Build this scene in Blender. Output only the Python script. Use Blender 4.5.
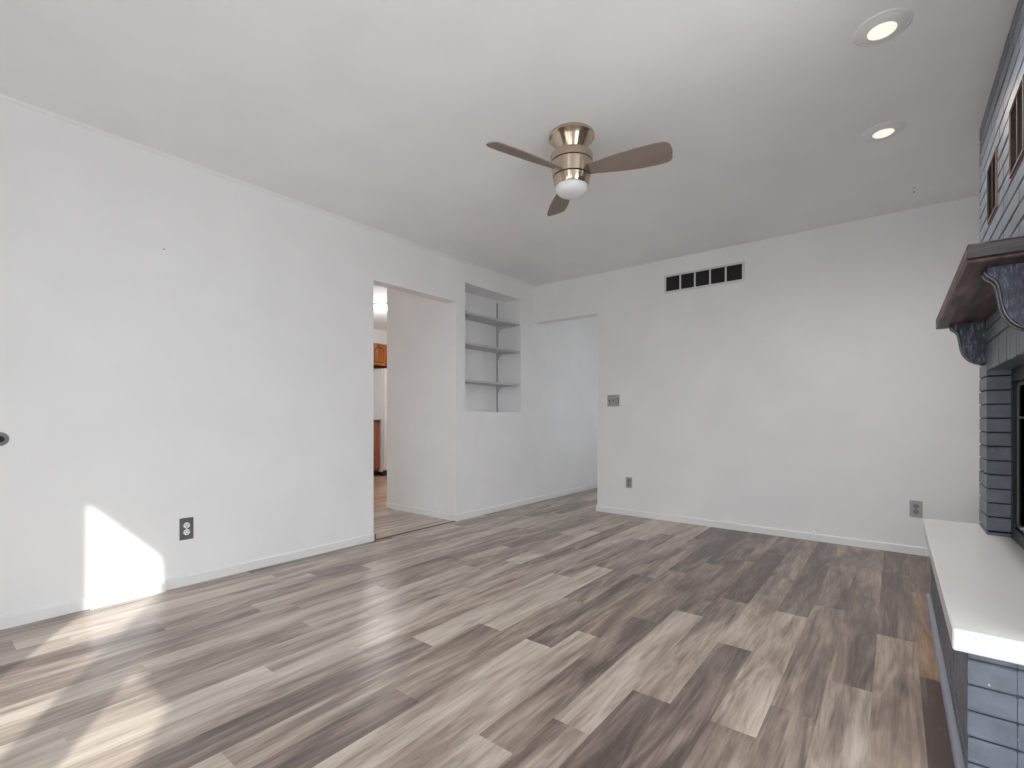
import bpy, bmesh, math, random
from mathutils import Vector, Matrix

scene = bpy.context.scene
for o in list(bpy.data.objects):
    bpy.data.objects.remove(o, do_unlink=True)
C = scene.collection

# ------------------------------------------------------------------ room dimensions (metres, camera stands over the origin)
XL, YB, H = -3.198, 4.431, 2.44          # left wall plane, back wall plane, ceiling height
XR, YR = 0.95, -0.85                     # right wall, wall behind the camera
XK, YH = -7.2, 7.0                       # kitchen far wall, hallway far wall
BX = 0.337                               # brick chimney front plane

# ------------------------------------------------------------------ camera
cam_d = bpy.data.cameras.new('camera')
cam_d.sensor_width = 36.0
cam_d.lens = 482.11 / 1024 * 36
cam_d.shift_y = 32.54 / 1024
cam_d.clip_start = 0.02
cam = bpy.data.objects.new('camera', cam_d)
cam.location = (0, 0, 0.9718)
cam.rotation_euler = (math.pi / 2, 0, math.radians(38.449))
C.objects.link(cam)
scene.camera = cam

# ------------------------------------------------------------------ world, sun, daylight, exposure
SKY, GROUND, SUN = 7.2, 4.7, 6.0
world = bpy.data.worlds.new('sky')
scene.world = world
world.use_nodes = True
bg = world.node_tree.nodes['Background']
# bright hazy sky above the horizon, sunlit pale paving below it
_nt = world.node_tree
_tc = _nt.nodes.new('ShaderNodeTexCoord'); _sp = _nt.nodes.new('ShaderNodeSeparateXYZ')
_mr = _nt.nodes.new('ShaderNodeMapRange'); _mx = _nt.nodes.new('ShaderNodeMix'); _mx.data_type = 'RGBA'
_nt.links.new(_tc.outputs['Generated'], _sp.inputs[0]); _nt.links.new(_sp.outputs['Z'], _mr.inputs['Value'])
_mr.inputs['From Min'].default_value = -0.03; _mr.inputs['From Max'].default_value = 0.03
_nt.links.new(_mr.outputs['Result'], _mx.inputs['Factor'])
_mx.inputs['A'].default_value = (GROUND * 0.965, GROUND * 0.985, GROUND * 1.01, 1)
_mx.inputs['B'].default_value = (SKY * 0.93, SKY * 0.97, SKY * 1.02, 1)
_nt.links.new(_mx.outputs['Result'], bg.inputs['Color'])
bg.inputs['Strength'].default_value = 1.0

sun_d = bpy.data.lights.new('sun', 'SUN')
sun_d.energy = SUN
sun_d.angle = math.radians(0.8)
sun_d.color = (1.0, 0.98, 0.955)
sun = bpy.data.objects.new('sun', sun_d)
sun.rotation_euler = Vector((-1.667, 1.0, -1.092)).to_track_quat('-Z', 'Y').to_euler()
sun.location = (8, -6, 7)
C.objects.link(sun)

def portal(name, loc, direction, sx, sy):
    d = bpy.data.lights.new(name, 'AREA')
    d.shape = 'RECTANGLE'; d.size = sx; d.size_y = sy
    d.cycles.is_portal = True
    o = bpy.data.objects.new(name, d)
    o.location = loc
    o.rotation_euler = Vector(direction).to_track_quat('-Z', 'Z').to_euler()
    C.objects.link(o)

scene.view_settings.view_transform = 'Standard'
scene.view_settings.look = 'None'
scene.view_settings.exposure = 0.05
scene.view_settings.gamma = 1.0
scene.view_settings.use_curve_mapping = False
scene.cycles.max_bounces = 14
scene.cycles.diffuse_bounces = 10
scene.cycles.glossy_bounces = 4
scene.cycles.transmission_bounces = 6
scene.cycles.sample_clamp_indirect = 6.0
scene.cycles.caustics_reflective = True
scene.cycles.caustics_refractive = False
scene.cycles.use_denoising = True
scene.cycles.use_light_tree = True

# ------------------------------------------------------------------ materials
def new_mat(name, col=(0.8, 0.8, 0.8), rough=0.6, metal=0.0, spec=0.5):
    m = bpy.data.materials.new(name); m.use_nodes = True
    b = m.node_tree.nodes['Principled BSDF']
    b.inputs['Base Color'].default_value = (*col, 1)
    b.inputs['Roughness'].default_value = rough
    b.inputs['Metallic'].default_value = metal
    b.inputs['Specular IOR Level'].default_value = spec
    return m, m.node_tree, b

def N(nt, t, **kw):
    n = nt.nodes.new(t)
    for k, v in kw.items():
        setattr(n, k, v)
    return n

def ramp(nt, stops, interp='LINEAR'):
    r = N(nt, 'ShaderNodeValToRGB')
    r.color_ramp.interpolation = interp
    e = r.color_ramp.elements
    while len(e) > 1:
        e.remove(e[-1])
    e[0].position = stops[0][0]; e[0].color = (*stops[0][1], 1)
    for p, c in stops[1:]:
        x = e.new(p); x.color = (*c, 1)
    return r

def paint(name, col, rough=0.6, bump=0.15, scale=90, spec=0.3, mottling=0.02):
    m, nt, b = new_mat(name, col, rough, 0, spec)
    tc = N(nt, 'ShaderNodeNewGeometry')
    n = N(nt, 'ShaderNodeTexNoise'); n.inputs['Scale'].default_value = scale; n.inputs['Detail'].default_value = 4
    nt.links.new(tc.outputs['Position'], n.inputs['Vector'])
    bp = N(nt, 'ShaderNodeBump'); bp.inputs['Strength'].default_value = bump; bp.inputs['Distance'].default_value = 0.002
    nt.links.new(n.outputs['Fac'], bp.inputs['Height']); nt.links.new(bp.outputs['Normal'], b.inputs['Normal'])
    n2 = N(nt, 'ShaderNodeTexNoise'); n2.inputs['Scale'].default_value = 2.5; n2.inputs['Detail'].default_value = 3
    nt.links.new(tc.outputs['Position'], n2.inputs['Vector'])
    r = ramp(nt, [(0.3, tuple(max(0, c - mottling) for c in col)), (0.7, tuple(min(1, c + mottling) for c in col))])
    nt.links.new(n2.outputs['Fac'], r.inputs['Fac']); nt.links.new(r.outputs['Color'], b.inputs['Base Color'])
    return m

M_WALL = paint('white_wall_paint', (0.86, 0.86, 0.863), 0.62, 0.10, 70)
M_CEIL = paint('white_ceiling_paint', (0.90, 0.90, 0.902), 0.8, 0.25, 55, 0.2)
M_TRIM = paint('white_trim_paint', (0.84, 0.84, 0.84), 0.4, 0.02, 60, 0.4, 0.0)
M_SHELF = paint('grey_white_shelf_paint', (0.52, 0.52, 0.525), 0.5, 0.03, 60, 0.35, 0.01)
M_VENTW = paint('off_white_vent_enamel', (0.70, 0.70, 0.705), 0.45, 0.02, 60, 0.4, 0.0)
M_SLAB = paint('white_hearth_slab', (0.71, 0.71, 0.705), 0.32, 0.02, 40, 0.45, 0.02)

# painted brick: slate blue-grey, satin, lumpy
def brick_mat():
    m, nt, b = new_mat('slate_grey_brick_paint', (0.12, 0.13, 0.155), 0.42, 0, 0.5)
    g = N(nt, 'ShaderNodeNewGeometry')
    n = N(nt, 'ShaderNodeTexNoise'); n.inputs['Scale'].default_value = 14; n.inputs['Detail'].default_value = 6
    nt.links.new(g.outputs['Position'], n.inputs['Vector'])
    r = ramp(nt, [(0.3, (0.112, 0.124, 0.152)), (0.55, (0.146, 0.161, 0.196)), (0.8, (0.190, 0.207, 0.243))])
    nt.links.new(n.outputs['Fac'], r.inputs['Fac'])
    # a few chips where the paint is missing
    v = N(nt, 'ShaderNodeTexNoise'); v.inputs['Scale'].default_value = 60; v.inputs['Detail'].default_value = 2
    nt.links.new(g.outputs['Position'], v.inputs['Vector'])
    rc = ramp(nt, [(0.735, (0, 0, 0)), (0.76, (1, 1, 1))])
    nt.links.new(v.outputs['Fac'], rc.inputs['Fac'])
    mx = N(nt, 'ShaderNodeMix', data_type='RGBA')
    nt.links.new(rc.outputs['Color'], mx.inputs['Factor'])
    nt.links.new(r.outputs['Color'], mx.inputs['A'])
    mx.inputs['B'].default_value = (0.5, 0.49, 0.48, 1)
    nt.links.new(mx.outputs['Result'], b.inputs['Base Color'])
    n3 = N(nt, 'ShaderNodeTexNoise'); n3.inputs['Scale'].default_value = 120; n3.inputs['Detail'].default_value = 5
    nt.links.new(g.outputs['Position'], n3.inputs['Vector'])
    bp = N(nt, 'ShaderNodeBump'); bp.inputs['Strength'].default_value = 0.5; bp.inputs['Distance'].default_value = 0.003
    nt.links.new(n3.outputs['Fac'], bp.inputs['Height']); nt.links.new(bp.outputs['Normal'], b.inputs['Normal'])
    return m
M_BRICK = brick_mat()
M_MORTAR_D = paint('deep_dark_painted_mortar', (0.028, 0.031, 0.042), 0.8, 0.4, 120, 0.15, 0.008)
M_MORTAR = paint('dark_painted_mortar', (0.055, 0.061, 0.078), 0.7, 0.4, 120, 0.2, 0.01)

def wood(name, cols, rough, axis, scale=6.0, stretch=0.08, spec=0.35):
    m, nt, b = new_mat(name, cols[1], rough, 0, spec)
    g = N(nt, 'ShaderNodeNewGeometry')
    mp = N(nt, 'ShaderNodeMapping')
    s = [1, 1, 1]; s[axis] = stretch
    mp.inputs['Scale'].default_value = s
    nt.links.new(g.outputs['Position'], mp.inputs['Vector'])
    n = N(nt, 'ShaderNodeTexNoise'); n.inputs['Scale'].default_value = scale * 6; n.inputs['Detail'].default_value = 6; n.inputs['Distortion'].default_value = 0.6
    nt.links.new(mp.outputs['Vector'], n.inputs['Vector'])
    r = ramp(nt, [(0.3, cols[0]), (0.5, cols[1]), (0.72, cols[2])])
    nt.links.new(n.outputs['Fac'], r.inputs['Fac']); nt.links.new(r.outputs['Color'], b.inputs['Base Color'])
    bp = N(nt, 'ShaderNodeBump'); bp.inputs['Strength'].default_value = 0.25; bp.inputs['Distance'].default_value = 0.002
    nt.links.new(n.outputs['Fac'], bp.inputs['Height']); nt.links.new(bp.outputs['Normal'], b.inputs['Normal'])
    return m
M_MANTEL = wood('dark_reddish_mantel_wood', [(0.028, 0.017, 0.016), (0.095, 0.060, 0.054), (0.23, 0.165, 0.145)], 0.5, 1, 4.0, 0.10)
M_MANTEL_END = wood('weathered_mantel_end_wood', [(0.03, 0.026, 0.027), (0.075, 0.066, 0.068), (0.15, 0.135, 0.14)], 0.5, 0, 5.0, 0.15)
M_OAK = wood('honey_oak', [(0.30, 0.085, 0.018), (0.50, 0.165, 0.035), (0.66, 0.26, 0.07)], 0.4, 2, 3.0, 0.12)
M_OAK_RED = wood('reddish_oak', [(0.22, 0.06, 0.025), (0.36, 0.11, 0.045), (0.46, 0.16, 0.07)], 0.4, 2, 3.0, 0.12)
M_OAK_DARK, _, _ = new_mat('dark_brown_oak', (0.10, 0.03, 0.012), 0.6)  # dark brown of the wall cabinet carcass and panel outlines
M_BLADE = wood('taupe_fan_blade', [(0.235, 0.185, 0.155), (0.255, 0.203, 0.17), (0.275, 0.222, 0.188)], 0.5, 0, 2.0, 0.3)

def crackle():
    m, nt, b = new_mat('crackled_navy_paint', (0.06, 0.07, 0.10), 0.45)
    g = N(nt, 'ShaderNodeNewGeometry')
    v = N(nt, 'ShaderNodeTexVoronoi', feature='DISTANCE_TO_EDGE'); v.inputs['Scale'].default_value = 150
    n = N(nt, 'ShaderNodeTexNoise'); n.inputs['Scale'].default_value = 70; n.inputs['Detail'].default_value = 6
    mp = N(nt, 'ShaderNodeMapping'); mp.inputs['Scale'].default_value = (1.6, 1.6, 0.45)
    nt.links.new(g.outputs['Position'], mp.inputs['Vector'])
    nt.links.new(g.outputs['Position'], v.inputs['Vector']); nt.links.new(mp.outputs['Vector'], n.inputs['Vector'])
    r = ramp(nt, [(0.36, (0.03, 0.033, 0.048)), (0.55, (0.085, 0.095, 0.14)), (0.68, (0.27, 0.28, 0.34))])
    nt.links.new(n.outputs['Fac'], r.inputs['Fac'])
    r2 = ramp(nt, [(0.0, (0.35, 0.35, 0.35)), (0.12, (1, 1, 1))])
    nt.links.new(v.outputs['Distance'], r2.inputs['Fac'])
    mx = N(nt, 'ShaderNodeMix', data_type='RGBA', blend_type='MULTIPLY'); mx.inputs['Factor'].default_value = 1
    nt.links.new(r.outputs['Color'], mx.inputs['A']); nt.links.new(r2.outputs['Color'], mx.inputs['B'])
    nt.links.new(mx.outputs['Result'], b.inputs['Base Color'])
    return m
M_CRACK = crackle()
M_BEAD, _, _ = new_mat('glossy_dark_corbel_edge', (0.05, 0.05, 0.058), 0.16, 0.0, 1.0)

def nickel():
    m, nt, b = new_mat('brushed_nickel', (0.60, 0.49, 0.39), 0.22, 1.0)
    b.inputs['Anisotropic'].default_value = 0.85
    b.inputs['Anisotropic Rotation'].default_value = 0.25
    tg = N(nt, 'ShaderNodeTangent', direction_type='RADIAL', axis='Z')
    nt.links.new(tg.outputs['Tangent'], b.inputs['Tangent'])
    return m
M_NICKEL = nickel()
M_BLACK, _, _ = new_mat('black_metal', (0.012, 0.012, 0.013), 0.4, 0.2)
M_BAND, _, _ = new_mat('dark_bronze_band', (0.03, 0.02, 0.015), 0.4, 0.5)
M_DARK, _, _ = new_mat('dark_duct', (0.022, 0.022, 0.023), 0.8)
M_SOOT, _, _ = new_mat('sooty_firebox', (0.03, 0.028, 0.027), 0.9)
M_STEEL, _, _ = new_mat('grey_steel', (0.42, 0.42, 0.43), 0.35, 0.9)
M_PLATE, _, _ = new_mat('grey_metal_cover_plate', (0.40, 0.40, 0.405), 0.45, 0.15)
M_PLATE_D, _, _ = new_mat('dark_pewter_cover_plate', (0.16, 0.16, 0.162), 0.4, 0.6)
M_RECEP_W, _, _ = new_mat('white_receptacle_plastic', (0.86, 0.86, 0.85), 0.35)
M_RECEP_G, _, _ = new_mat('grey_receptacle_plastic', (0.24, 0.24, 0.24), 0.4)
M_SLOT, _, _ = new_mat('dark_slot', (0.03, 0.03, 0.03), 0.6)
M_TOGGLE, _, _ = new_mat('grey_toggle_plastic', (0.13, 0.13, 0.13), 0.4)
M_STRIP, _, _ = new_mat('blue_grey_gloss_moulding', (0.25, 0.26, 0.33), 0.25, 0.0, 0.6)
M_VENTB, _, _ = new_mat('dark_brown_grille', (0.020, 0.013, 0.010), 0.8, 0.0, 0.1)
M_VENTF, _, _ = new_mat('tan_brown_grille_frame', (0.17, 0.125, 0.105), 0.6, 0.0, 0.3)
M_APPL, _, _ = new_mat('white_enamel', (0.82, 0.82, 0.83), 0.3)
M_COUNTER, _, _ = new_mat('dark_brown_counter_edge', (0.11, 0.05, 0.03), 0.4)
M_KNOB, _, _ = new_mat('dark_grey_knob_metal', (0.26, 0.26, 0.265), 0.35, 0.3)
M_RUBBER, _, _ = new_mat('black_rubber', (0.02, 0.02, 0.02), 0.6)
M_FROST, _nt, _b = new_mat('frosted_white_glass', (0.80, 0.80, 0.80), 0.25)
_b.inputs['Subsurface Weight'].default_value = 0.2

def glass(name, col=(1, 1, 1)):
    m, nt, b = new_mat(name, col, 0.02)
    nt.nodes.remove(b)
    out = nt.nodes['Material Output']
    t = N(nt, 'ShaderNodeBsdfTransparent'); t.inputs['Color'].default_value = (*col, 1)
    gl = N(nt, 'ShaderNodeBsdfGlossy'); gl.inputs['Roughness'].default_value = 0.03
    mx = N(nt, 'ShaderNodeMixShader'); mx.inputs[0].default_value = 0.05
    nt.links.new(t.outputs[0], mx.inputs[1]); nt.links.new(gl.outputs[0], mx.inputs[2])
    nt.links.new(mx.outputs[0], out.inputs['Surface'])
    return m
M_GLASS = glass('window_glass', (0.95, 0.96, 0.96))
M_SMOKE = glass('smoked_glass', (0.22, 0.22, 0.23))

def emit(name, col, s):
    m, nt, b = new_mat(name, col, 0.4)
    b.inputs['Emission Color'].default_value = (*col, 1)
    b.inputs['Emission Strength'].default_value = s
    return m
M_LENS = emit('warm_lit_lamp_lens', (1.0, 0.86, 0.74), 0.8)
M_DOME = emit('lit_dome_glass', (1.0, 0.97, 0.93), 3.0)

# floor boards: per-board tone in the colour attribute, grain from the board's own UV
def floor_mat():
    m, nt, b = new_mat('vinyl_plank_floor', (0.3, 0.26, 0.23), 0.34, 0, 0.7)
    L = nt.links.new
    uv = N(nt, 'ShaderNodeUVMap'); uv.uv_map = 'UVMap'
    at = N(nt, 'ShaderNodeAttribute'); at.attribute_name = 'tone'
    sep = N(nt, 'ShaderNodeSeparateColor'); L(at.outputs['Color'], sep.inputs[0])
    def noise(sx, sy, scale, det, dist=0.0):
        mp = N(nt, 'ShaderNodeMapping'); mp.inputs['Scale'].default_value = (sx, sy, 1)
        L(uv.outputs['UV'], mp.inputs['Vector'])
        n = N(nt, 'ShaderNodeTexNoise'); n.inputs['Scale'].default_value = scale
        n.inputs['Detail'].default_value = det; n.inputs['Distortion'].default_value = dist
        n.inputs['Roughness'].default_value = 0.6
        L(mp.outputs['Vector'], n.inputs['Vector'])
        return n
    big = noise(1.0, 0.13, 9.0, 3, 1.0)        # broad cloudy streaks
    mid = noise(1.0, 0.10, 24, 5, 2.2)         # streaks
    fine = noise(1.0, 0.035, 120, 4, 0.3)      # fine grain
    def math_(op, a, bb, clamp=False):
        n = N(nt, 'ShaderNodeMath', operation=op, use_clamp=clamp)
        for i, v in enumerate((a, bb)):
            if isinstance(v, (int, float)): n.inputs[i].default_value = v
            else: L(v, n.inputs[i])
        return n.outputs[0]
    g = math_('MULTIPLY', math_('SUBTRACT', big.outputs['Fac'], 0.5), 1.5)
    g = math_('ADD', g, math_('MULTIPLY', math_('SUBTRACT', mid.outputs['Fac'], 0.5), 0.62))
    g = math_('ADD', g, math_('MULTIPLY', math_('SUBTRACT', fine.outputs['Fac'], 0.5), 0.42))
    t = math_('ADD', sep.outputs[0], g, True)
    r = ramp(nt, [(0.0, (0.085, 0.060, 0.052)), (0.2, (0.165, 0.123, 0.104)), (0.42, (0.290, 0.226, 0.184)), (0.68, (0.465, 0.392, 0.328)), (1.0, (0.64, 0.568, 0.492))])
    L(t, r.inputs['Fac'])
    hsv = N(nt, 'ShaderNodeMix', data_type='RGBA', blend_type='MULTIPLY')
    L(sep.outputs[1], hsv.inputs['Factor']); L(r.outputs['Color'], hsv.inputs['A'])
    hsv.inputs['B'].default_value = (1.0, 0.72, 0.50, 1)
    L(hsv.outputs['Result'], b.inputs['Base Color'])
    rr = ramp(nt, [(0.2, (0.36,) * 3), (0.8, (0.26,) * 3)])
    L(fine.outputs['Fac'], rr.inputs['Fac']); L(rr.outputs['Color'], b.inputs['Roughness'])
    bp = N(nt, 'ShaderNodeBump'); bp.inputs['Strength'].default_value = 0.05; bp.inputs['Distance'].default_value = 0.001
    L(fine.outputs['Fac'], bp.inputs['Height']); L(bp.outputs['Normal'], b.inputs['Normal'])
    return m
M_FLOOR = floor_mat()

# ------------------------------------------------------------------ mesh helpers
def bx(bm, x0, x1, y0, y1, z0, z1):
    vs = [bm.verts.new(p) for p in ((x0, y0, z0), (x1, y0, z0), (x1, y1, z0), (x0, y1, z0), (x0, y0, z1), (x1, y0, z1), (x1, y1, z1), (x0, y1, z1))]
    for f in ((0, 3, 2, 1), (4, 5, 6, 7), (0, 1, 5, 4), (1, 2, 6, 5), (2, 3, 7, 6), (3, 0, 4, 7)):
        bm.faces.new([vs[i] for i in f])
    return vs

def bev(bm, w, seg=1):
    bmesh.ops.bevel(bm, geom=list(bm.edges), offset=w, segments=seg, affect='EDGES', clamp_overlap=True)

def bev_h(bm, w):
    bmesh.ops.bevel(bm, geom=[e for e in bm.edges if abs(e.verts[0].co.z - e.verts[1].co.z) < 1e-6], offset=w, segments=1, affect='EDGES', clamp_overlap=True)

def lathe(bm, prof, n=48, at=(0, 0, 0), axis='z'):
    """prof: list of (radius, height) along the axis; ends closed when radius is 0."""
    rings = []
    for r, z in prof:
        if r < 1e-6:
            ring = [bm.verts.new((0, 0, z))]
        else:
            ring = [bm.verts.new((r * math.cos(2 * math.pi * i / n), r * math.sin(2 * math.pi * i / n), z)) for i in range(n)]
        rings.append(ring)
    for a, b in zip(rings[:-1], rings[1:]):
        for i in range(n):
            j = (i + 1) % n
            if len(a) == 1 and len(b) == 1: continue
            if len(a) == 1: bm.faces.new((a[0], b[i], b[j]))
            elif len(b) == 1: bm.faces.new((a[i], a[j], b[0]))
            else: bm.faces.new((a[i], a[j], b[j], b[i]))
    vs = [v for r in rings for v in r]
    m = {'z': Matrix(), 'x': Matrix.Rotation(math.pi / 2, 4, 'Y'), 'y': Matrix.Rotation(-math.pi / 2, 4, 'X'), '-y': Matrix.Rotation(math.pi / 2, 4, 'X'), '-x': Matrix.Rotation(-math.pi / 2, 4, 'Y')}[axis]
    for v in vs:
        v.co = m @ v.co + Vector(at)
    return vs

def prism(bm, pts, lo, hi, plane='xz'):
    """extrude a closed 2-D outline between lo and hi along the remaining axis."""
    def P(a, b, c):
        return {'xz': (a, c, b), 'yz': (c, a, b), 'xy': (a, b, c)}[plane]
    A = [bm.verts.new(P(a, b, lo)) for a, b in pts]
    B = [bm.verts.new(P(a, b, hi)) for a, b in pts]
    bm.faces.new(A); bm.faces.new(B[::-1])
    n = len(pts)
    for i in range(n):
        j = (i + 1) % n
        bm.faces.new((A[j], A[i], B[i], B[j]))

def tube(bm, path, r, n=8):
    path = [Vector(p) for p in path]
    rings = []
    for i, p in enumerate(path):
        t = (path[min(i + 1, len(path) - 1)] - path[max(i - 1, 0)]).normalized()
        up = Vector((0, 1, 0)) if abs(t.y) < 0.9 else Vector((1, 0, 0))
        a = t.cross(up).normalized(); b = t.cross(a).normalized()
        rings.append([bm.verts.new(p + r * (math.cos(2 * math.pi * k / n) * a + math.sin(2 * math.pi * k / n) * b)) for k in range(n)])
    for A, B in zip(rings[:-1], rings[1:]):
        for k in range(n):
            j = (k + 1) % n
            bm.faces.new((A[k], A[j], B[j], B[k]))
    bm.faces.new(rings[0][::-1]); bm.faces.new(rings[-1])

def obj(name, bm, mat, parent=None, smooth=False, loc=None, mats=None):
    bmesh.ops.recalc_face_normals(bm, faces=list(bm.faces))
    me = bpy.data.meshes.new(name)
    bm.to_mesh(me); bm.free()
    for m in (mats or [mat]):
        me.materials.append(m)
    if smooth:
        for p in me.polygons: p.use_smooth = True
        try:
            me.set_sharp_from_angle(angle=math.radians(38))
        except Exception:
            pass
    o = bpy.data.objects.new(name, me); C.objects.link(o)
    if loc is not None: o.location = loc
    if parent is not None:
        o.parent = parent
        w = Vector((0, 0, 0)); q = parent
        while q is not None:
            w += q.location; q = q.parent
        o.location = Vector(loc or (0, 0, 0)) - w      # geometry is written in room coordinates
    return o

def thing(name, label, cat, loc, group=None):
    o = bpy.data.objects.new(name, None); C.objects.link(o)
    o.location = loc; o.empty_display_size = 0.1
    o['label'] = label; o['category'] = cat
    if group: o['group'] = group
    return o

def struct(name, bm, mat, parent=None, smooth=False, mats=None):
    o = obj(name, bm, mat, parent, smooth, mats=mats)
    if parent is None:
        o['kind'] = 'structure'
    return o

def sheet(bm, axis, c0, c1, u0, u1, z0, z1, holes):
    """a wall of thickness c0..c1 across `axis` spanning u and z, with rectangular holes (u0,u1,z0,z1)."""
    us = sorted({u0, u1, *[h[0] for h in holes], *[h[1] for h in holes]})
    zs = sorted({z0, z1, *[h[2] for h in holes], *[h[3] for h in holes]})
    def solid(i, k):
        if i < 0 or k < 0 or i >= len(us) - 1 or k >= len(zs) - 1: return False
        u, z = (us[i] + us[i + 1]) / 2, (zs[k] + zs[k + 1]) / 2
        return not any(h[0] < u < h[1] and h[2] < z < h[3] for h in holes)
    cache = {}
    def V(i, k, c):
        key = (i, k, c)
        if key not in cache:
            cache[key] = bm.verts.new((c, us[i], zs[k]) if axis == 'x' else (us[i], c, zs[k]))
        return cache[key]
    for i in range(len(us) - 1):
        for k in range(len(zs) - 1):
            if not solid(i, k): continue
            for c in (c0, c1):
                bm.faces.new([V(i, k, c), V(i + 1, k, c), V(i + 1, k + 1, c), V(i, k + 1, c)])
            for (di, dk, a, b) in ((-1, 0, (i, k), (i, k + 1)), (1, 0, (i + 1, k), (i + 1, k + 1)), (0, -1, (i, k), (i + 1, k)), (0, 1, (i, k + 1), (i + 1, k + 1))):
                if not solid(i + di, k + dk):
                    bm.faces.new([V(*a, c0), V(*b, c0), V(*b, c1), V(*a, c1)])

B = bmesh.new
rnd = random.Random(7)

# ------------------------------------------------------------------ the setting: floor
OY1_ = 5.8
PW, PL, X0 = 0.1335, 1.11, 0.072
JOINT = {0: 2.36, 1: 2.70, 2: 2.12, 3: 1.815, 4: 1.60, 5: 2.18, 6: 1.61, 7: 1.30, 8: 1.09, 9: 1.90, 10: 1.69, 11: 1.09, 12: 0.57, 13: 1.39, 14: 1.18, 15: 0.87, 16: 0.3, 17: 1.17}
TONE = {  # row: {board index counted from the listed joint: tone}
    0: {0: (0.42, 0.75), -1: (0.08, 0.15), 1: (0.40, 0.25)}, 1: {-1: (0.50, 0.15), 0: (0.28, 0.1), 1: (0.26, 0.1)},
    2: {0: (0.30, 0.1), -1: (0.60, 0.0), 1: (0.45, 0.15)}, 3: {0: (0.38, 0.05), -1: (0.27, 0.0), 1: (0.40, 0.0), 2: (0.5, 0.1)},
    4: {0: (0.60, 0.05), -1: (0.32, 0.0), 1: (0.33, 0.0), 2: (0.2, 0.0)}, 5: {0: (0.54, 0.05), -1: (0.13, 0), 1: (0.48, 0.1)},
    6: {0: (0.50, 0), -1: (0.20, 0), 1: (0.24, 0), 2: (0.3, 0)}, 7: {0: (0.66, 0), -1: (0.34, 0), 1: (0.32, 0), 2: (0.42, 0)},
    8: {0: (0.34, 0), -1: (0.68, 0), 1: (0.40, 0.05), 2: (0.25, 0)}, 9: {0: (0.36, 0.1), -1: (0.58, 0), 1: (0.22, 0)},
    10: {0: (0.28, 0), -1: (0.72, 0), 1: (0.5, 0), 2: (0.25, 0)}, 11: {0: (0.34, 0), -1: (0.10, 0), 1: (0.25, 0), 2: (0.45, 0)},
    12: {0: (0.30, 0), 1: (0.66, 0), -1: (0.4, 0), 2: (0.25, 0)}, 13: {0: (0.62, 0), -1: (0.17, 0), 1: (0.25, 0)},
    14: {0: (0.42, 0.1), -1: (0.40, 0), 1: (0.5, 0.05)}, 15: {0: (0.52, 0), -1: (0.66, 0), 1: (0.3, 0)},
    16: {0: (0.5, 0), -1: (0.55, 0), 1: (0.4, 0)}, 17: {0: (0.62, 0), -1: (0.36, 0), 1: (0.4, 0)},
}
def planks(name, x0, x1, y0, y1, tones=(0.15, 0.68), base=0.0, warm=0.0):
    bm = B()
    uvl = bm.loops.layers.uv.new('UVMap'); cl = bm.loops.layers.float_color.new('tone')
    k0, k1 = math.floor((X0 + 0 - x1) / PW), math.ceil((X0 - x0) / PW)
    for k in range(k0 - 1, k1 + 1):
        # row k covers x from X0-k*PW .. +PW
        a, b = X0 - k * PW, X0 - k * PW + PW
        a, b = max(a, x0), min(b, x1)
        if b - a < 1e-4: continue
        r = random.Random(k * 31 + 5)
        j = JOINT.get(k, r.uniform(0, PL))
        n0, n1 = math.floor((y0 - j) / PL), math.ceil((y1 - j) / PL)
        for n in range(n0, n1):
            s, e = max(j + n * PL, y0), min(j + (n + 1) * PL, y1)
            if e - s < 1e-4: continue
            rr = random.Random(k * 997 + n * 13)
            tone, warm_ = TONE.get(k, {}).get(n, (rr.uniform(*tones), rr.choice((0, 0, 0.08))))
            ou, ov = rr.uniform(0, 50), rr.uniform(0, 50)
            vs = [bm.verts.new(p) for p in ((a, s, 0), (b, s, 0), (b, e, 0), (a, e, 0))]
            f = bm.faces.new(vs)
            for lp in f.loops:
                lp[uvl].uv = (lp.vert.co.x + ou, lp.vert.co.y + ov)
                lp[cl] = (min(1, 0.42 + (tone - 0.42) * 1.0 + base + (0.13 if k >= 11 else -0.05 if n < 1 else -0.13)), min(1, warm_ + warm), 0, 1)  # left rows painted lighter for window light; far boards toned darker
    o = obj(name, bm, M_FLOOR)
    o['kind'] = 'structure'
    return o
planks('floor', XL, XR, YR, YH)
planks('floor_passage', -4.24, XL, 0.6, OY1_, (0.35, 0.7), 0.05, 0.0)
planks('floor_kitchen', XK, -4.24, 0.6, 5.8, (0.35, 0.6), 0.05, 0.75)  # orange tint paints in the warm light reflected off the oak cabinets

# subfloor keeps the boards from being a bare sheet
bm = B(); bx(bm, XK - .1, XR + .1, YR - .1, YH + .1, -0.12, -0.004); struct('floor_slab', bm, M_TRIM)
# ceiling
bm = B(); bx(bm, XK - .1, XR + .1, YR - .1, YH + .1, H, H + 0.12); struct('ceiling', bm, M_CEIL)

# left wall: thin wall with the kitchen opening, then the deep block that holds the shelf niche
OY0, OY1, OZ = 2.283, 3.19, 2.042
NY0, NY1, NZ0, NZ1, NXB = 3.312, 4.182, 1.018, 2.247, -3.446
bm = B()
sheet(bm, 'x', XL - 0.115, XL, YR, OY1, 0, H, [(OY0, OY1, 0, OZ)])
sheet(bm, 'x', NXB, XL, OY1, YH, 0, H, [(NY0, NY1, NZ0, NZ1)])
sheet(bm, 'x', -4.231, NXB, OY1, YH, 0, H, [])
struct('wall_left', bm, M_WALL)

# back wall with the hallway opening at its left end
HX, HZ = -2.396, 2.032
bm = B()
sheet(bm, 'y', YB, YB + 0.115, XL, XR, 0, H, [(XL, HX, 0, HZ)])
struct('wall_back', bm, M_WALL)

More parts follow.
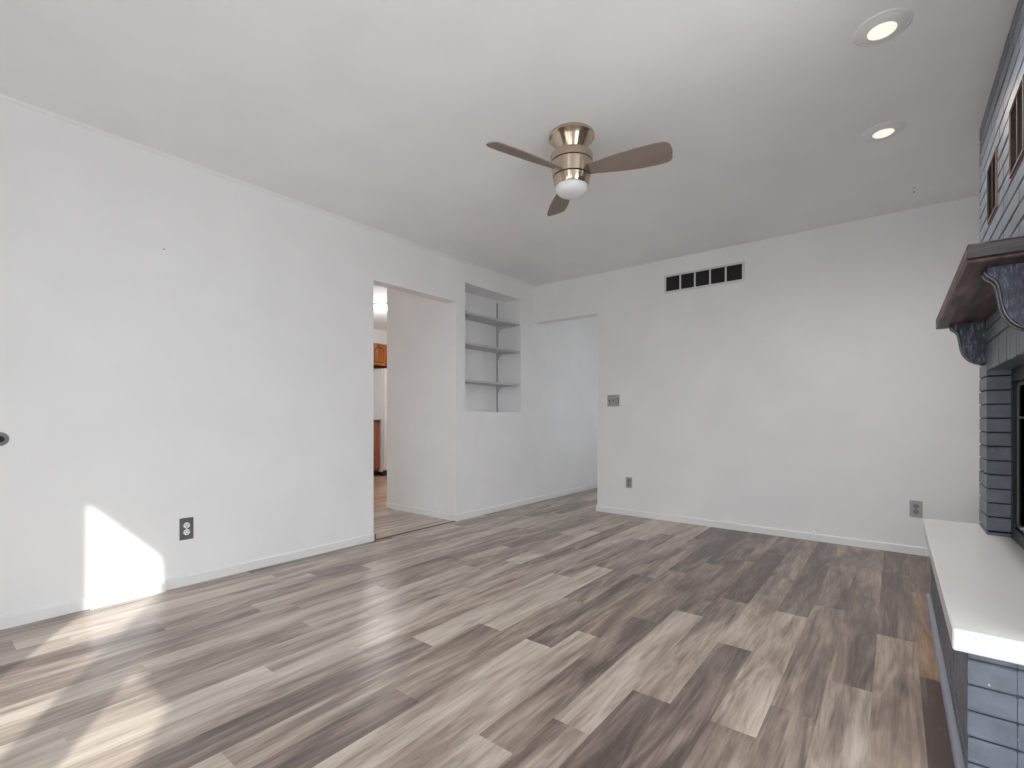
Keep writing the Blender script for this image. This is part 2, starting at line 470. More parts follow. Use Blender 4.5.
# wall behind the camera with its glazed openings
DOOR = (-0.719, -0.123, 0.22, 2.200)        # clear glass of the patio door
WIN2 = (0.087, 0.615, 0.15, 2.05)
WIN1 = (-1.62, -0.98, 0.10, 2.05)         # added unseen window to lift the ceiling, its blind half down
bm = B()
sheet(bm, 'y', YR - 0.14, YR, XL - .1, XR + .1, 0, H, [(DOOR[0] - .10, DOOR[1] + .10, 0, DOOR[3] + .10), (WIN1[0] - .045, WIN1[1] + .045, WIN1[2] - .05, WIN1[3] + .05), (WIN2[0] - .045, WIN2[1] + .045, WIN2[2] - .05, WIN2[3] + .05)])
struct('wall_rear', bm, M_WALL)
# right wall with an added unseen window that brightens the left wall
WIN3 = (0.55, 1.6, 0.15, 2.1)            # y range, z range
bm = B()
sheet(bm, 'x', XR, XR + 0.14, YR, YH, 0, H, [(w[0] - .05, w[1] + .05, w[2] - .05, w[3] + .05) for w in (WIN3,)])
struct('wall_right', bm, M_WALL)
# hallway and kitchen shells
WIN4 = (-1.75, -0.5, 0.9, 2.05)  # added unseen window, there to brighten the hallway
bm = B(); sheet(bm, 'y', YH, YH + 0.1, -3.2, XR, 0, H, [WIN4]); struct('wall_hallway', bm, M_WALL)
bm = B(); sheet(bm, 'x', XK - 0.1, XK, 0.6, 5.8, 0, H, []); struct('wall_kitchen', bm, M_WALL)
bm = B(); sheet(bm, 'y', 0.5, 0.6, XK, XL - 0.115, 0, H, [(-6.6, -5.5, 0.95, 1.9)]); struct('wall_kitchen_opening_side', bm, M_WALL)  # the unseen window opening is added to brighten the kitchen
bm = B(); sheet(bm, 'y', 5.8, 5.9, XK, -4.231, 0, H, []); struct('wall_kitchen_end', bm, M_WALL)
bm = B(); bx(bm, XK, -6.83, 3.2, 5.8, 2.205, H); struct('trim_kitchen_soffit', bm, M_WALL)

# glazed units
def window_unit(name, axis, wall_lo, u0, u1, z0, z1, bars_u=(), bars_z=(), fw=0.045):
    bm = B()
    c = wall_lo
    def q(a, b, lo, hi, d0=0.03, d1=0.08):
        if axis == 'y': bx(bm, a, b, c + d0, c + d1, lo, hi)
        else: bx(bm, c + d0, c + d1, a, b, lo, hi)
    q(u0 - fw, u0, z0 - fw, z1 + fw); q(u1, u1 + fw, z0 - fw, z1 + fw)
    q(u0, u1, z1, z1 + fw); q(u0, u1, z0 - fw, z0)
    for u in bars_u: q(u - .015, u + .015, z0, z1, 0.04, 0.07)
    for z in bars_z: q(u0, u1, z - .02, z + .02, 0.04, 0.07)
    o = struct(name, bm, M_TRIM)
    bm = B()
    if axis == 'y': bx(bm, u0, u1, c + .053, c + .057, z0, z1)
    else: bx(bm, c + .053, c + .057, u0, u1, z0, z1)
    obj('pane', bm, M_GLASS, o)
    return o
w = window_unit('window_1', 'y', YR - .14, *WIN2)
bm = B()                                   # added unseen blind, drawn part-way to cut the sun strip short
bx(bm, WIN2[0] - .04, WIN2[1] + .04, YR - .05, YR - .046, 1.59, 2.06)
tube(bm, [(WIN2[0] - .04, YR - .045, 2.06), (WIN2[1] + .04, YR - .045, 2.06)], 0.02, 12)
bx(bm, WIN2[0] - .04, WIN2[1] + .04, YR - .056, YR - .04, 1.583, 1.60)
obj('added_blind', bm, M_TRIM, w)
w5 = window_unit('window_added_rear', 'y', YR - .14, *WIN1, bars_u=(-1.3,))
bm = B()  # added blind that keeps this window's sun out of view
bx(bm, WIN1[0] - .04, WIN1[1] + .04, YR - .05, YR - .046, 1.09, 2.06)
tube(bm, [(WIN1[0] - .04, YR - .045, 2.06), (WIN1[1] + .04, YR - .045, 2.06)], 0.02, 12)
bx(bm, WIN1[0] - .04, WIN1[1] + .04, YR - .056, YR - .04, 1.083, 1.10)
obj('added_blind', bm, M_TRIM, w5)
portal('daylight_added_rear_window', (-1.3, YR - .16, .6), (0, 1, 0), .72, 1.05)
window_unit('window_added_side', 'x', XR, *WIN3, bars_z=(1.42,))
window_unit('window_added_hall', 'y', YH, WIN4[0] + .045, WIN4[1] - .045, WIN4[2] + .045, WIN4[3] - .045)
window_unit('window_added_kitchen', 'y', 0.5, -6.555, -5.545, 0.995, 1.855)
d = window_unit('door_1', 'y', YR - .14, *DOOR, fw=0.10)
bm = B(); bx(bm, DOOR[0] - .1, DOOR[1] + .1, YR - .11, YR - .06, 0.005, DOOR[2] - .1); obj('bottom_rail', bm, M_TRIM, d)
bm = B(); lathe(bm, [(0, .055), (.022, .052), (.026, .035), (.012, .022), (.012, .008), (.03, .006), (.03, 0), (0, 0)], 24, (DOOR[1] + .05, YR - .06, 0.95), 'y'); obj('door_knob', bm, M_KNOB, d, True)
portal('daylight_blind_window', (0.351, YR - .16, .9), (0, 1, 0), .6, 1.6)
portal('daylight_door', (-.421, YR - .16, 1.2), (0, 1, 0), .64, 2.05)
portal('daylight_added_side_window', (XR + .16, 1.075, 1.12), (-1, 0, 0), 1.15, 2.05)
portal('daylight_added_hall_window', (-1.125, YH + .12, 1.48), (0, -1, 0), 1.2, 1.1)
portal('daylight_added_kitchen_window', (-6.05, 0.48, 1.42), (0, 1, 0), 1.05, .9)
# added unseen slab, outlined along the sun rays to keep sun off side window
bm = B(); prism(bm, [(XR + .14, -.75), (XR + 3.3, -2.65), (XR + 3.3, 4.4), (XR + .14, 4.4)], 2.42, 2.5, 'xy'); struct('trim_added_sun_blocker', bm, M_TRIM)

# baseboards
def board(bm, axis, c, sgn, u0, u1, h=0.058, t=0.012, z0=0.0):
    a, b = sorted((c, c + sgn * t))
    pts = [(0, z0), (t, z0), (t, z0 + h - .006), (t - .005, z0 + h), (0, z0 + h)]
    if axis == 'x': prism(bm, [(c + sgn * p, q) for p, q in pts], u0, u1, 'xz')
    else: prism(bm, [(c + sgn * p, q) for p, q in pts], u0, u1, 'yz')
bm = B()
board(bm, 'x', XL, 1, YR, 0.577)
board(bm, 'x', XL, 1, 0.905, OY0 - .012)
board(bm, 'y', OY0, 1, XL - .1, XL + .012)
bx(bm, XL, XL + .012, OY0 - .012, OY0 + .012, 0, .058)
board(bm, 'x', XL, 1, 0.58, 0.902, 0.05, 0.03)      # the short proud piece under the sun patch
board(bm, 'x', XL, 1, OY1 - .012, YH)
struct('baseboard_left', bm, M_TRIM)
bm = B(); board(bm, 'y', OY1, -1, -4.231, XL); board(bm, 'x', -4.231, -1, OY1, 5.8); struct('baseboard_reveal', bm, M_TRIM)
bm = B()
board(bm, 'y', YB, -1, HX - .012, -0.5, 0.056, 0.014); board(bm, 'y', YB, -1, -0.488, XR, 0.056)
bx(bm, -0.503, -0.487, YB - .018, YB, 0, 0.075)
board(bm, 'x', HX, -1, YB - .012, YB + .115)
struct('baseboard_back', bm, M_TRIM)
bm = B(); board(bm, 'x', XR, -1, YR, 0.5); board(bm, 'x', XR, -1, 3.42, YB); struct('baseboard_right', bm, M_TRIM)
bm = B(); board(bm, 'y', YR, 1, XL, DOOR[0] - .11); board(bm, 'y', YR, 1, DOOR[1] + .11, XR); struct('baseboard_rear', bm, M_TRIM)
# slim cove where the left wall meets the ceiling
bm = B(); prism(bm, [(XL, H), (XL + .016, H), (XL + .010, H - .010), (XL, H - .018)], YR, YB, 'xz'); struct('trim_1', bm, M_WALL)
# threshold at the kitchen
bm = B(); prism(bm, [(XL - .02, 0), (XL + .012, 0), (XL + .008, .003), (XL - .016, .003)], OY0, OY1, 'xz'); struct('trim_2', bm, M_VENTF)

# ------------------------------------------------------------------ fireplace
fp = thing('fireplace', 'slate grey painted brick fireplace with white raised hearth on the right', 'fireplace', (0.6, 2.55, 0))
COURSE, GAP = 0.0657, 0.009
FY0, FY1 = 1.70, 3.402                     # chimney ends
OPY0, OPY1, OPZ = 1.965, 3.15, 1.188       # firebox opening
OPX = 0.421                                # back of the jamb
SLAB_T, SLAB_B = 0.419, 0.362

def run(bm, y0, y1, z0, z1, shift, x0=BX, x1=OPX, L=0.2):
    """a run of bricks along y."""
    y = y0 - shift
    while y < y1 - .001:
        a, b = max(y, y0), min(y + L - .0012, y1)
        if b - a > 0.012:
            j = rnd.uniform(-.0009, .0009)
            bx(bm, x0 + j, x1, a, b, z0 + rnd.uniform(-.0008, .0008), z1)
        y += L
bm = B()
zj = SLAB_T
courses = [(SLAB_T + .001, .441 - GAP)]
z = .441
while z < 1.30:
    courses.append((z, min(z + COURSE - .0055, 1.312))); z += COURSE
z = 1.318
while z < H - .01:
    courses.append((z, min(z + COURSE - GAP, H - .002))); z += COURSE
for i, (a, b) in enumerate(courses):
    sh = (i % 2) * .1
    if b <= OPZ + .005:
        run(bm, OPY1, FY1, a, b, sh); run(bm, FY0, OPY0, a, b, sh)
    elif a < 1.316:
        run(bm, OPY1 + .0, FY1, a, b, sh); run(bm, FY0, OPY0, a, b, sh)
    else:
        run(bm, FY0, FY1, a, b, sh)
    # the two chimney sides
    for (s0, s1) in ((FY0, FY0 + .09), (FY1 - .09, FY1)):
        x = OPX + .001 - sh
        while x < XR:
            p, q = max(x, OPX + .001), min(x + .2 - .0012, XR)
            if q - p > .01: bx(bm, p, q, s0, s1, a, b)
            x += .2
y = OPY0 + .002                            # upright header bricks over the opening
while y < OPY1 - .02:
    bx(bm, BX + rnd.uniform(-.001, .001), OPX, y, y + .0575, OPZ + rnd.uniform(-.002, .001), 1.312); y += .0607
bev_h(bm, 0.0025)
breast = obj('brick_chimney', bm, M_BRICK, fp)
bm = B()
I = 0.006
for (a, b, c, d_) in ((OPY1 + I, FY1 - I, SLAB_T, H), (FY0 + I, OPY0 - I, SLAB_T, H), (OPY0 - I, OPY1 + I, OPZ + I, H)):
    bx(bm, BX + I, XR, a, b, c, d_)
obj('mortar', bm, M_MORTAR_D, breast)
# raised hearth
GAP, I = 0.0055, 0.005
bm = B()
HBX, HY0, HY1 = 0.150, 1.730, 3.425
zc = [0.002 + k * 0.0677 for k in range(6)]
for i, a in enumerate(zc):
    b = min(a + .0677 - GAP, SLAB_B - .001)
    if b - a < .008: continue
    run(bm, HY0, HY1, a, b, (i % 2) * .1, HBX, HBX + .09)
    for (s0, s1) in ((HY0, HY0 + .09), (HY1 - .09, HY1)):
        x = HBX + .09 + .001 - (i % 2) * .1
        while x < XR:
            p, q = max(x, HBX + .09 + .001), min(x + .2 - .0012, XR)
            if q - p > .01: bx(bm, p, q, s0 + rnd.uniform(-.0015, .0015), s1, a, b)
            x += .2
bev_h(bm, 0.003)
hb = obj('hearth_base', bm, M_BRICK, fp)
bm = B(); bx(bm, HBX + I, XR, HY0 + I, HY1 - I, 0.002, SLAB_B); obj('mortar', bm, M_MORTAR, hb)
bm = B(); bx(bm, 0.118, XR, 1.702, 3.442, SLAB_B, SLAB_T); bev(bm, .003, 2)
o = obj('hearth_slab', bm, M_SLAB, fp); o['label'] = 'white hearth slab'
bm = B()
q = [(0, 0), (.020, 0), (.018, .010), (.012, .017), (0, .021)]
prism(bm, [(HBX - a, b) for a, b in q], HY0 - .02, HY1 + .01, 'xz')
prism(bm, [(HY0 - a, b) for a, b in q], HBX - .02, XR, 'yz')
obj('shoe_moulding', bm, M_STRIP, hb, True)
# firebox and its black doors
bm = B()
bx(bm, XR - .06, XR - .01, OPY0, OPY1, SLAB_T, OPZ + .05)
bx(bm, OPX + .05, XR - .01, OPY0 - .02, OPY0 + .02, SLAB_T, OPZ); bx(bm, OPX + .05, XR - .01, OPY1 - .02, OPY1 + .02, SLAB_T, OPZ)
bx(bm, OPX + .05, XR - .01, OPY0, OPY1, OPZ - .02, OPZ + .03)
obj('firebox', bm, M_SOOT, fp)
bm = B()
bx(bm, OPX - .004, OPX + .03, OPY1 - .045, OPY1 - .001, SLAB_T, OPZ); bx(bm, OPX - .004, OPX + .03, OPY0 + .001, OPY0 + .045, SLAB_T, OPZ)
bx(bm, OPX - .004, OPX + .03, OPY0 + .045, OPY1 - .045, OPZ - .06, OPZ); bx(bm, OPX - .004, OPX + .03, OPY0 + .045, OPY1 - .045, SLAB_T + .001, SLAB_T + .055)
bev(bm, .002)
ds = obj('door_frame', bm, M_BLACK, fp); ds['label'] = 'black metal door frame'
n = 4; W = (OPY1 - OPY0 - .09) / n
for k in range(n):
    a, b = OPY0 + .045 + k * W + .004, OPY0 + .045 + (k + 1) * W - .004
    bm = B(); z0, z1 = SLAB_T + .06, OPZ - .065
    for (p, q_, r, s) in ((a, a + .014, z0, z1), (b - .014, b, z0, z1), (a, b, z1 - .014, z1), (a, b, z0, z0 + .014), (a, b, .962, .972)):
        bx(bm, OPX + .008, OPX + .022, p, q_, r, s)
    dp = obj('glass_door', bm, M_STEEL if False else M_PLATE_D, fp)
    bm = B(); bx(bm, OPX + .013, OPX + .017, a + .012, b - .012, z0 + .012, z1 - .012); obj('glass_pane', bm, M_SMOKE, dp)
    bm = B(); lathe(bm, [(0, .024), (.008, .022), (.009, .012), (.004, .008), (.004, 0), (0, 0)], 16, (OPX + .008, (b - .03) if k % 2 == 0 else a + .03, z0 + .03), '-x'); obj('knob', bm, M_STEEL, dp, True)

# warm-air grilles in the brickwork
def grille(y0, y1, z0, z1):
    bm = B(); f = .007
    for (a, b, c, d_) in ((y0, y0 + f, z0, z1), (y1 - f, y1, z0, z1), (y0 + f, y1 - f, z0, z0 + f), (y0 + f, y1 - f, z1 - f, z1)):
        bx(bm, BX - .007, BX + .02, a, b, c, d_)
    m = (y0 + y1) / 2; bx(bm, BX - .004, BX + .01, m - .004, m + .004, z0 + f, z1 - f)
    g = obj('warm_air_grille', bm, M_VENTF, fp); g['label'] = 'dark brown metal grille'
    bm = B(); bx(bm, BX - .0015, BX + .0, y0 + f, y1 - f, z0 + f, z1 - f)
    z = z0 + f + .006
    while z < z1 - f - .004:
        prism(bm, [(BX - .0045, z - .003), (BX - .001, z - .003), (BX - .001, z + .003), (BX - .003, z + .004)], y0 + f, y1 - f, 'xz'); z += .0105
    obj('louvres', bm, M_VENTB, g)
grille(2.835, 3.082, 1.850, 2.098)
grille(2.290, 2.537, 1.850, 2.098)

# ------------------------------------------------------------------ mantel shelf on two corbels
MX, MY0, MY1, MZ0, MZ1 = 0.166, 1.94, 3.32, 1.422, 1.479
bm = B()
bx(bm, MX, BX - .0005, MY0 + .004, MY1, MZ0 + .014, MZ1 - .006)
bx(bm, MX + .002, BX - .0005, MY0 + .007, MY1 - .003, MZ1 - .006, MZ1)
bx(bm, MX + .004, BX - .0005, MY0 + .010, MY1 - .005, MZ0 + .010, MZ0 + .014)
bx(bm, MX, BX - .0005, MY0 + .004, MY1, MZ0, MZ0 + .010)
bev(bm, .002)
mt = obj('mantel_shelf', bm, M_MANTEL, fp); mt['label'] = 'dark reddish wooden mantel shelf'
bm = B(); bx(bm, MX + .003, BX - .001, MY0 + .001, MY0 + .004, MZ0 + .014, MZ1 - .007); bev(bm, .001)
o = obj('end_cap', bm, M_MANTEL_END, mt); o['label'] = 'weathered grey end grain'
PROF = [(.216, 1.421), (.216, 1.402), (.221, 1.394), (.234, 1.384), (.242, 1.370), (.246, 1.350), (.249, 1.325), (.253, 1.297), (.260, 1.274), (.270, 1.256), (.284, 1.240), (.302, 1.229), (.320, 1.223), (BX - .0005, 1.221)]
for (c0, c1) in ((2.030, 2.078), (3.165, 3.213)):
    bm = B(); prism(bm, PROF + [(BX - .0005, 1.421)], c0, c1, 'xz'); n0 = len(bm.faces)
    tube(bm, [(x - .001, c0 + .002, z) for x, z in PROF], .0042, 10); tube(bm, [(x - .001, c1 - .002, z) for x, z in PROF], .0042, 10)
    bm.faces.ensure_lookup_table(); bm.normal_update()
    for i, f in enumerate(bm.faces):
        if i >= n0 or (i >= 2 and abs(f.normal.y) < .5): f.material_index = 1; f.smooth = True
    cb = obj('corbel', bm, None, mt, mats=[M_CRACK, M_BEAD]); cb['label'] = 'crackled dark blue curved bracket with glossy edge'

# ------------------------------------------------------------------ ceiling fan
FX, FY = -1.323, 2.167
fan = thing('ceiling_fan', 'brushed nickel three-blade ceiling fan with taupe blades and a white bowl light', 'ceiling fan', (FX, FY, 2.44))
def fl(name, prof, mat, parent=None, n=64):
    bm = B(); lathe(bm, prof, n, (FX, FY, 0)); return obj(name, bm, mat, parent or fan, True)
fl('canopy', [(0, 2.4395), (.117, 2.4395), (.119, 2.436), (.119, 2.424), (.114, 2.419), (.111, 2.418), (.100, 2.402), (.086, 2.382), (.075, 2.362), (.070, 2.348), (.069, 2.332), (0, 2.332)], M_NICKEL)
hs = fl('motor_housing', [(0, 2.338), (.098, 2.338), (.107, 2.335), (.110, 2.328), (.109, 2.296), (.1055, 2.296), (.1055, 2.290), (.108, 2.290), (.104, 2.262), (.098, 2.222), (.0945, 2.222), (.0945, 2.216), (.0965, 2.216), (.092, 2.194), (.086, 2.173), (.082, 2.170), (0, 2.172)], M_NICKEL)
fl('trim_ring', [(.101, 2.2965), (.1075, 2.2965), (.1075, 2.2895), (.101, 2.2895)], M_BAND, hs)
fl('trim_ring', [(.090, 2.2225), (.0965, 2.2225), (.0965, 2.2155), (.090, 2.2155)], M_BAND, hs)
fl('light_bowl', [(.0815, 2.174), (.084, 2.169), (.083, 2.158), (.079, 2.147), (.070, 2.137), (.054, 2.129), (.030, 2.124), (0, 2.1225)], M_FROST)
bm = B(); lathe(bm, [(0, .006), (.004, .005), (.005, 0), (0, 0)], 12, (0, 0, 0), 'x')
sc = obj('screw', bm, M_BLACK, fan, True, (FX, FY, 0))
sc.location = Vector((-.090 * math.cos(.25), -.090 * math.sin(.25), 2.200 - 2.44)); sc.rotation_euler = (0, 0, math.pi + .25)
for i, ang in enumerate((12.5, 132.5, 252.5)):
    bm = B()
    out = []
    st = [(.075, .030, -.030), (.13, .034, -.037), (.19, .044, -.046), (.26, .055, -.054), (.34, .064, -.060), (.42, .066, -.062), (.470, .064, -.060), (.489, .059, -.053), (.500, .042, -.036), (.504, .012, -.008)]
    top = [(r, a) for r, a, b in st]; bot = [(r, b) for r, a, b in st]
    outline = top + bot[::-1]
    prism(bm, outline, -.003, .003, 'xy')
    bmesh.ops.bevel(bm, geom=[e for e in bm.edges if abs(e.verts[0].co.z - e.verts[1].co.z) < 1e-6], offset=.0015, segments=1, affect='EDGES')
    pitch = Matrix.Rotation(math.radians(-19), 4, 'X')
    rot = Matrix.Rotation(math.radians(ang), 4, 'Z')
    bl = obj('fan_blade', bm, M_BLADE, fan, False)
    bl.matrix_local = Matrix.Translation((0, 0, 2.244 - 2.44)) @ rot @ Matrix.Rotation(math.radians(0.3), 4, 'Y') @ pitch

# ------------------------------------------------------------------ recessed ceiling lights
def downlight(x, y, label):
    t = thing('recessed_light', label, 'ceiling light', (x, y, H), 'recessed ceiling lights beside the chimney')
    bm = B(); lathe(bm, [(.0915, H - .0004), (.0915, H - .002), (.089, H - .004), (.080, H - .0052), (.079, H - .0045), (.077, H - .0055), (.049, H - .0122), (.0455, H - .0124), (.045, H - .011)], 56, (x, y, 0)); obj('trim_ring', bm, M_TRIM, t, True)
    bm = B(); lathe(bm, [(.0452, H - .0105), (.0445, H - .0122), (.040, H - .0132), (.025, H - .0142), (0, H - .0146)], 48, (x, y, 0)); obj('lamp_lens', bm, M_LENS, t, True)
    d = bpy.data.lights.new('downlight', 'SPOT'); d.energy = 34; d.color = (1.0, .95, .90); d.spot_size = math.radians(174); d.spot_blend = 1.0; d.shadow_soft_size = .04
    o = bpy.data.objects.new('downlight_glow', d); o.location = (0, 0, -.03); o.parent = t; C.objects.link(o)
downlight(-.038, 2.295, 'lit recessed round ceiling light at the top edge, the larger of two')
downlight(-.046, 3.130, 'lit recessed round ceiling light closer to the back wall, above the mantel')

# ------------------------------------------------------------------ shelf niche
bm = B()
bx(bm, NXB + .0005, NXB + .011, 4.063, 4.073, NZ0 + .004, NZ1 - .02)
bx(bm, NXB + .011, NXB + .014, 4.063, 4.066, NZ0 + .004, NZ1 - .02); bx(bm, NXB + .011, NXB + .014, 4.070, 4.073, NZ0 + .004, NZ1 - .02)
rail = obj('shelf_standard', bm, M_PLATE); rail['label'] = 'grey slotted metal shelf rail on the back of the wall niche'; rail['category'] = 'shelf rail'
def niche_shelf(zf, label):
    t = thing('niche_shelf', label, 'shelf', (NXB + .12, 3.75, zf), 'shelves in the wall niche')
    bm = B(); bx(bm, NXB + .016, XL - .012, NY0 + .004, NY1 - .003, zf - .010, zf + .010); bev(bm, .002); obj('shelf_board', bm, M_SHELF, t)
    for yb in (3.42, 4.068):
        bm = B(); prism(bm, [(NXB + .014, zf - .075), (NXB + .026, zf - .078), (NXB + .034, zf - .050), (NXB + .075, zf - .026), (NXB + .215, zf - .014), (NXB + .215, zf - .0105), (NXB + .014, zf - .0105)], yb - .006, yb + .006, 'xz'); obj('bracket', bm, M_SHELF, t)
niche_shelf(1.972, 'top grey-white shelf in the wall niche')
niche_shelf(1.676, 'middle grey-white shelf in the wall niche')
niche_shelf(1.316, 'bottom grey-white shelf in the wall niche')

# ------------------------------------------------------------------ outlets, switch, return-air vent
def on_wall(wall, u, v, d):
    """u along the wall, v up, d out from the wall -> room coordinates"""
    return (XL + d, u, v) if wall == 'left' else (u, YB - d, v)
def wbox(bm, wall, u0, u1, z0, z1, d0, d1):
    if wall == 'left': return bx(bm, XL + d0, XL + d1, u0, u1, z0, z1)
    return bx(bm, u0, u1, YB - d1, YB - d0, z0, z1)
def outlet(wall, u, z, label, plate, recep, w=.070, h=.116):
    t = thing('wall_outlet', label, 'electrical outlet', on_wall(wall, u, z, 0), 'wall outlets')
    bm = B(); wbox(bm, wall, u - w / 2, u + w / 2, z - h / 2, z + h / 2, .0005, .006); bev(bm, .002, 2); obj('cover_plate', bm, plate, t)
    ax = 'x' if wall == 'left' else '-y'
    for s in (-1, 1):
        bm = B(); lathe(bm, [(0, .0025), (.015, .0025), (.0168, .001), (.0168, 0), (0, 0)], 28, on_wall(wall, u, z + s * .0195, .006), ax)
        r = obj('receptacle', bm, recep, t, True)
        bm = B()
        for q in (-.006, .006): wbox(bm, wall, u + q - .0013, u + q + .0013, z + s * .0195 - .001, z + s * .0195 + .0085, .0083, .0092)
        wbox(bm, wall, u - .0025, u + .0025, z + s * .0195 - .0105, z + s * .0195 - .0055, .0083, .0092)
        obj('slots', bm, M_SLOT, r)
    bm = B(); lathe(bm, [(0, .0015), (.003, .001), (.0035, 0), (0, 0)], 14, on_wall(wall, u, z, .006), ax); obj('screw', bm, recep, t, True)
outlet('left', 1.009, .326, 'dark pewter outlet plate with white sockets, beside the sun patch', M_PLATE_D, M_RECEP_W, .070, .125)
outlet('back', -2.048, .323, 'grey wall outlet low on the back wall near the hallway opening', M_PLATE, M_RECEP_G, .066, .104)
outlet('back', .117, .321, 'grey wall outlet on the back wall just above the hearth slab corner', M_PLATE, M_RECEP_G)

sw = thing('light_switch', 'grey three-gang switch plate beside the hallway opening', 'light switch', (-2.214, YB, 1.131))
bm = B(); wbox(bm, 'back', -2.280, -2.150, 1.074, 1.190, .0005, .006); bev(bm, .002, 2); obj('cover_plate', bm, M_PLATE, sw)
for u in (-2.257, -2.214):
    bm = B(); wbox(bm, 'back', u - .005, u + .005, 1.118, 1.144, .006, .0075); wbox(bm, 'back', u - .003, u + .003, 1.131, 1.143, .0075, .018); obj('toggle', bm, M_TOGGLE, sw)
bm = B()
for a, b, c, d_ in ((-2.187, -2.183, 1.108, 1.152), (-2.159, -2.155, 1.108, 1.152), (-2.183, -2.159, 1.148, 1.152), (-2.183, -2.159, 1.108, 1.112)):
    wbox(bm, 'back', a, b, c, d_, .006, .009)
rk = obj('rocker_surround', bm, M_TOGGLE, sw)
bm = B(); wbox(bm, 'back', -2.183, -2.159, 1.112, 1.148, .006, .008); obj('rocker', bm, M_PLATE, rk)

vt = thing('return_air_vent', 'white framed return air vent with five dark openings, high on back wall', 'air vent', (-1.345, YB, 2.205))
V0, V1, VZ0, VZ1 = -1.691, -.999, 2.122, 2.289
bm = B(); f = .017
wbox(bm, 'back', V0, V0 + f, VZ0, VZ1, .0005, .013); wbox(bm, 'back', V1 - f, V1, VZ0, VZ1, .0005, .013)
wbox(bm, 'back', V0 + f, V1 - f, VZ0, VZ0 + f, .0005, .013); wbox(bm, 'back', V0 + f, V1 - f, VZ1 - f, VZ1, .0005, .013)
cw = (V1 - V0 - 2 * f) / 5
for k in range(1, 5):
    u = V0 + f + k * cw; wbox(bm, 'back', u - .007, u + .007, VZ0 + f, VZ1 - f, .0005, .009)
bev(bm, .0015)
obj('frame', bm, M_VENTW, vt)
bm = B(); wbox(bm, 'back', V0 + f, V1 - f, VZ0 + f, VZ1 - f, .0004, .0012); obj('dark_backing', bm, M_DARK, vt)
bm = B(); u = V0 + f + .012
while u < V1 - f - .006:
    if min(abs(u - (V0 + f + k * cw)) for k in range(0, 6)) > .010:
        wbox(bm, 'back', u - .0012, u + .0012, VZ0 + f, VZ1 - f, .0012, .005)
    u += .0155
fins = obj('fins', bm, M_DARK, vt)

# ------------------------------------------------------------------ small fittings
kb = thing('door_stop', 'round dark metal door bumper on the left wall at the frame edge', 'door stop', (XL, .268, .869))
bm = B(); lathe(bm, [(0, .012), (.022, .012), (.027, .009), (.031, .004), (.032, 0), (0, 0)], 36, (XL + .0005, .268, .869), 'x'); obj('rosette', bm, M_KNOB, kb, True)
bm = B(); lathe(bm, [(0, .030), (.010, .029), (.0145, .025), (.015, .012), (0, .012)], 28, (XL + .0005, .268, .869), 'x'); obj('bumper', bm, M_RUBBER, kb, True)

hk = thing('ceiling_hook', 'tiny dark hook screwed into the ceiling near the back wall', 'hook', (.097, 4.03, H))
bm = B(); lathe(bm, [(0, H - .0005), (.0065, H - .0005), (.006, H - .003), (0, H - .004)], 16, (.097, 4.03, 0)); obj('hook_base', bm, M_KNOB, hk, True)
bm = B(); tube(bm, [(.097, 4.03, H - .002), (.097, 4.03, H - .022)], .0012, 8); lathe(bm, [(0, H - .022), (.004, H - .023), (.0055, H - .027), (.004, H - .031), (0, H - .032)], 12, (.097, 4.03, 0)); obj('hook_stem', bm, M_KNOB, hk, True)

bm = B(); lathe(bm, [(0, .008), (.004, .007), (.0035, .006), (.0018, .006), (.0018, 0), (0, 0)], 14, (XL + .0003, .898, 1.905), 'x')
nl = obj('nail', bm, M_KNOB, None, True); nl['label'] = 'tiny nail left high in the left white wall'; nl['category'] = 'nail'

# ------------------------------------------------------------------ kitchen glimpsed through the opening
bc = thing('base_cabinet', 'reddish oak base cabinet with drawers, seen through the kitchen opening', 'kitchen cabinet', (-6.9, 4.3, 0))
bm = B(); bx(bm, XK + .005, -6.62, 3.4, 4.838, .10, .885); bx(bm, XK + .005, -6.68, 3.42, 4.83, 0.002, .10); obj('carcass', bm, M_OAK_RED, bc)
bm = B(); bx(bm, XK + .005, -6.59, 3.38, 4.842, .886, .918); bev(bm, .004); obj('worktop', bm, M_COUNTER, bc)
bm = B(); bx(bm, -6.68, -6.675, 3.42, 4.83, 0.004, .098); obj('toe_kick', bm, M_RUBBER, bc)
for (y0, y1) in ((3.42, 3.87), (3.90, 4.37), (4.40, 4.815)):
    for (z0, z1) in ((.725, .865), (.53, .70), (.335, .505), (.13, .31)):
        bm = B(); bx(bm, -6.619, -6.60, y0, y1, z0, z1); bev(bm, .006, 2)
        dr = obj('drawer', bm, M_OAK_RED, bc)
        bm = B(); lathe(bm, [(0, .022), (.010, .020), (.012, .012), (.005, .006), (.005, 0), (0, 0)], 18, (-6.60, (y0 + y1) / 2, (z0 + z1) / 2), 'x'); obj('knob', bm, M_KNOB, dr, True)
uc = thing('wall_cabinet', 'honey oak wall cabinet with arched door panels, high in the kitchen', 'kitchen cabinet', (-7.0, 4.9, 1.83))
bm = B(); bx(bm, XK + .005, -6.86, 3.9, 5.75, 1.832, 2.203); obj('carcass', bm, M_OAK_DARK, uc)
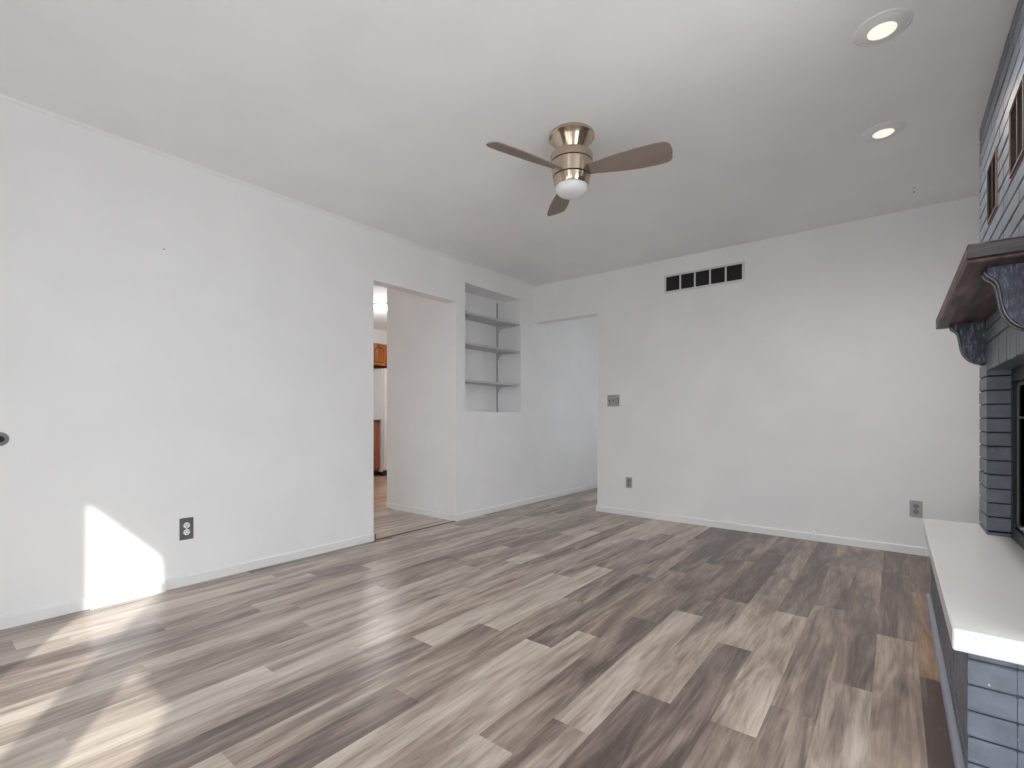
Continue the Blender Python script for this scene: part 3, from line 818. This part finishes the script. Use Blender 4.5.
for k in range(5):
    y0 = 4.30 + k * .293 - .03; y1 = y0 + .285
    bm = B(); bx(bm, -6.859, -6.842, y0, y1, 1.838, 2.198); bev(bm, .004)
    dr = obj('door', bm, M_OAK, uc)
    bm = B(); c = (y0 + y1) / 2; w = (y1 - y0) / 2 - .045
    arch = [(c - w, 1.885), (c + w, 1.885)] + [(c + w * math.cos(a), 2.075 + .075 * math.sin(a)) for a in [i * math.pi / 12 for i in range(13)]]
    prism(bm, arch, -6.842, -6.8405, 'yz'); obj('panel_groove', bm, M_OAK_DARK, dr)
    bm = B(); s = .88
    prism(bm, [(c + (u - c) * .87, 2.0 + (v - 2.0) * .88) for u, v in arch], -6.8405, -6.834, 'yz'); obj('raised_panel', bm, M_OAK, dr)
fr = thing('refrigerator', 'white refrigerator beside the oak base cabinet in the kitchen', 'refrigerator', (-6.85, 5.2, 0))
bm = B(); bx(bm, XK + .03, -6.57, 4.86, 5.62, .06, 1.76); bev(bm, .008, 2); obj('cabinet_body', bm, M_APPL, fr)
bm = B(); bx(bm, -6.565, -6.50, 4.86, 5.62, 1.20, 1.76); bev(bm, .012, 3); d1 = obj('freezer_door', bm, M_APPL, fr, True)
bm = B(); bx(bm, -6.565, -6.50, 4.86, 5.62, .10, 1.19); bev(bm, .012, 3); d2 = obj('fridge_door', bm, M_APPL, fr, True)
for dd, z0, z1 in ((d1, 1.26, 1.55), (d2, .78, 1.13)):
    bm = B(); bx(bm, -6.499, -6.465, 5.53, 5.56, z0, z1); bev(bm, .008, 2); obj('handle', bm, M_APPL, dd)
bm = B(); bx(bm, -6.62, -6.54, 4.87, 5.61, .004, .085); obj('toe_grille', bm, M_RUBBER, fr)

kl = thing('kitchen_ceiling_light', 'lit white dome ceiling light in the kitchen, through the opening', 'ceiling light', (-5.26, 3.93, H))
bm = B(); lathe(bm, [(0, H - .0005), (.15, H - .0005), (.155, H - .012), (.15, H - .022), (0, H - .022)], 48, (-5.26, 3.93, 0)); obj('fixture_base', bm, M_TRIM, kl, True)
bm = B(); lathe(bm, [(.142, H - .022), (.138, H - .034), (.115, H - .052), (.08, H - .064), (.04, H - .070), (0, H - .071)], 48, (-5.26, 3.93, 0)); obj('dome_shade', bm, M_DOME, kl, True)
d = bpy.data.lights.new('kitchen_lamp', 'POINT'); d.energy = 22; d.color = (1.0, .985, .97); d.shadow_soft_size = .1
o = bpy.data.objects.new('kitchen_lamp', d); o.location = (0, 0, -.5); o.parent = kl; C.objects.link(o)
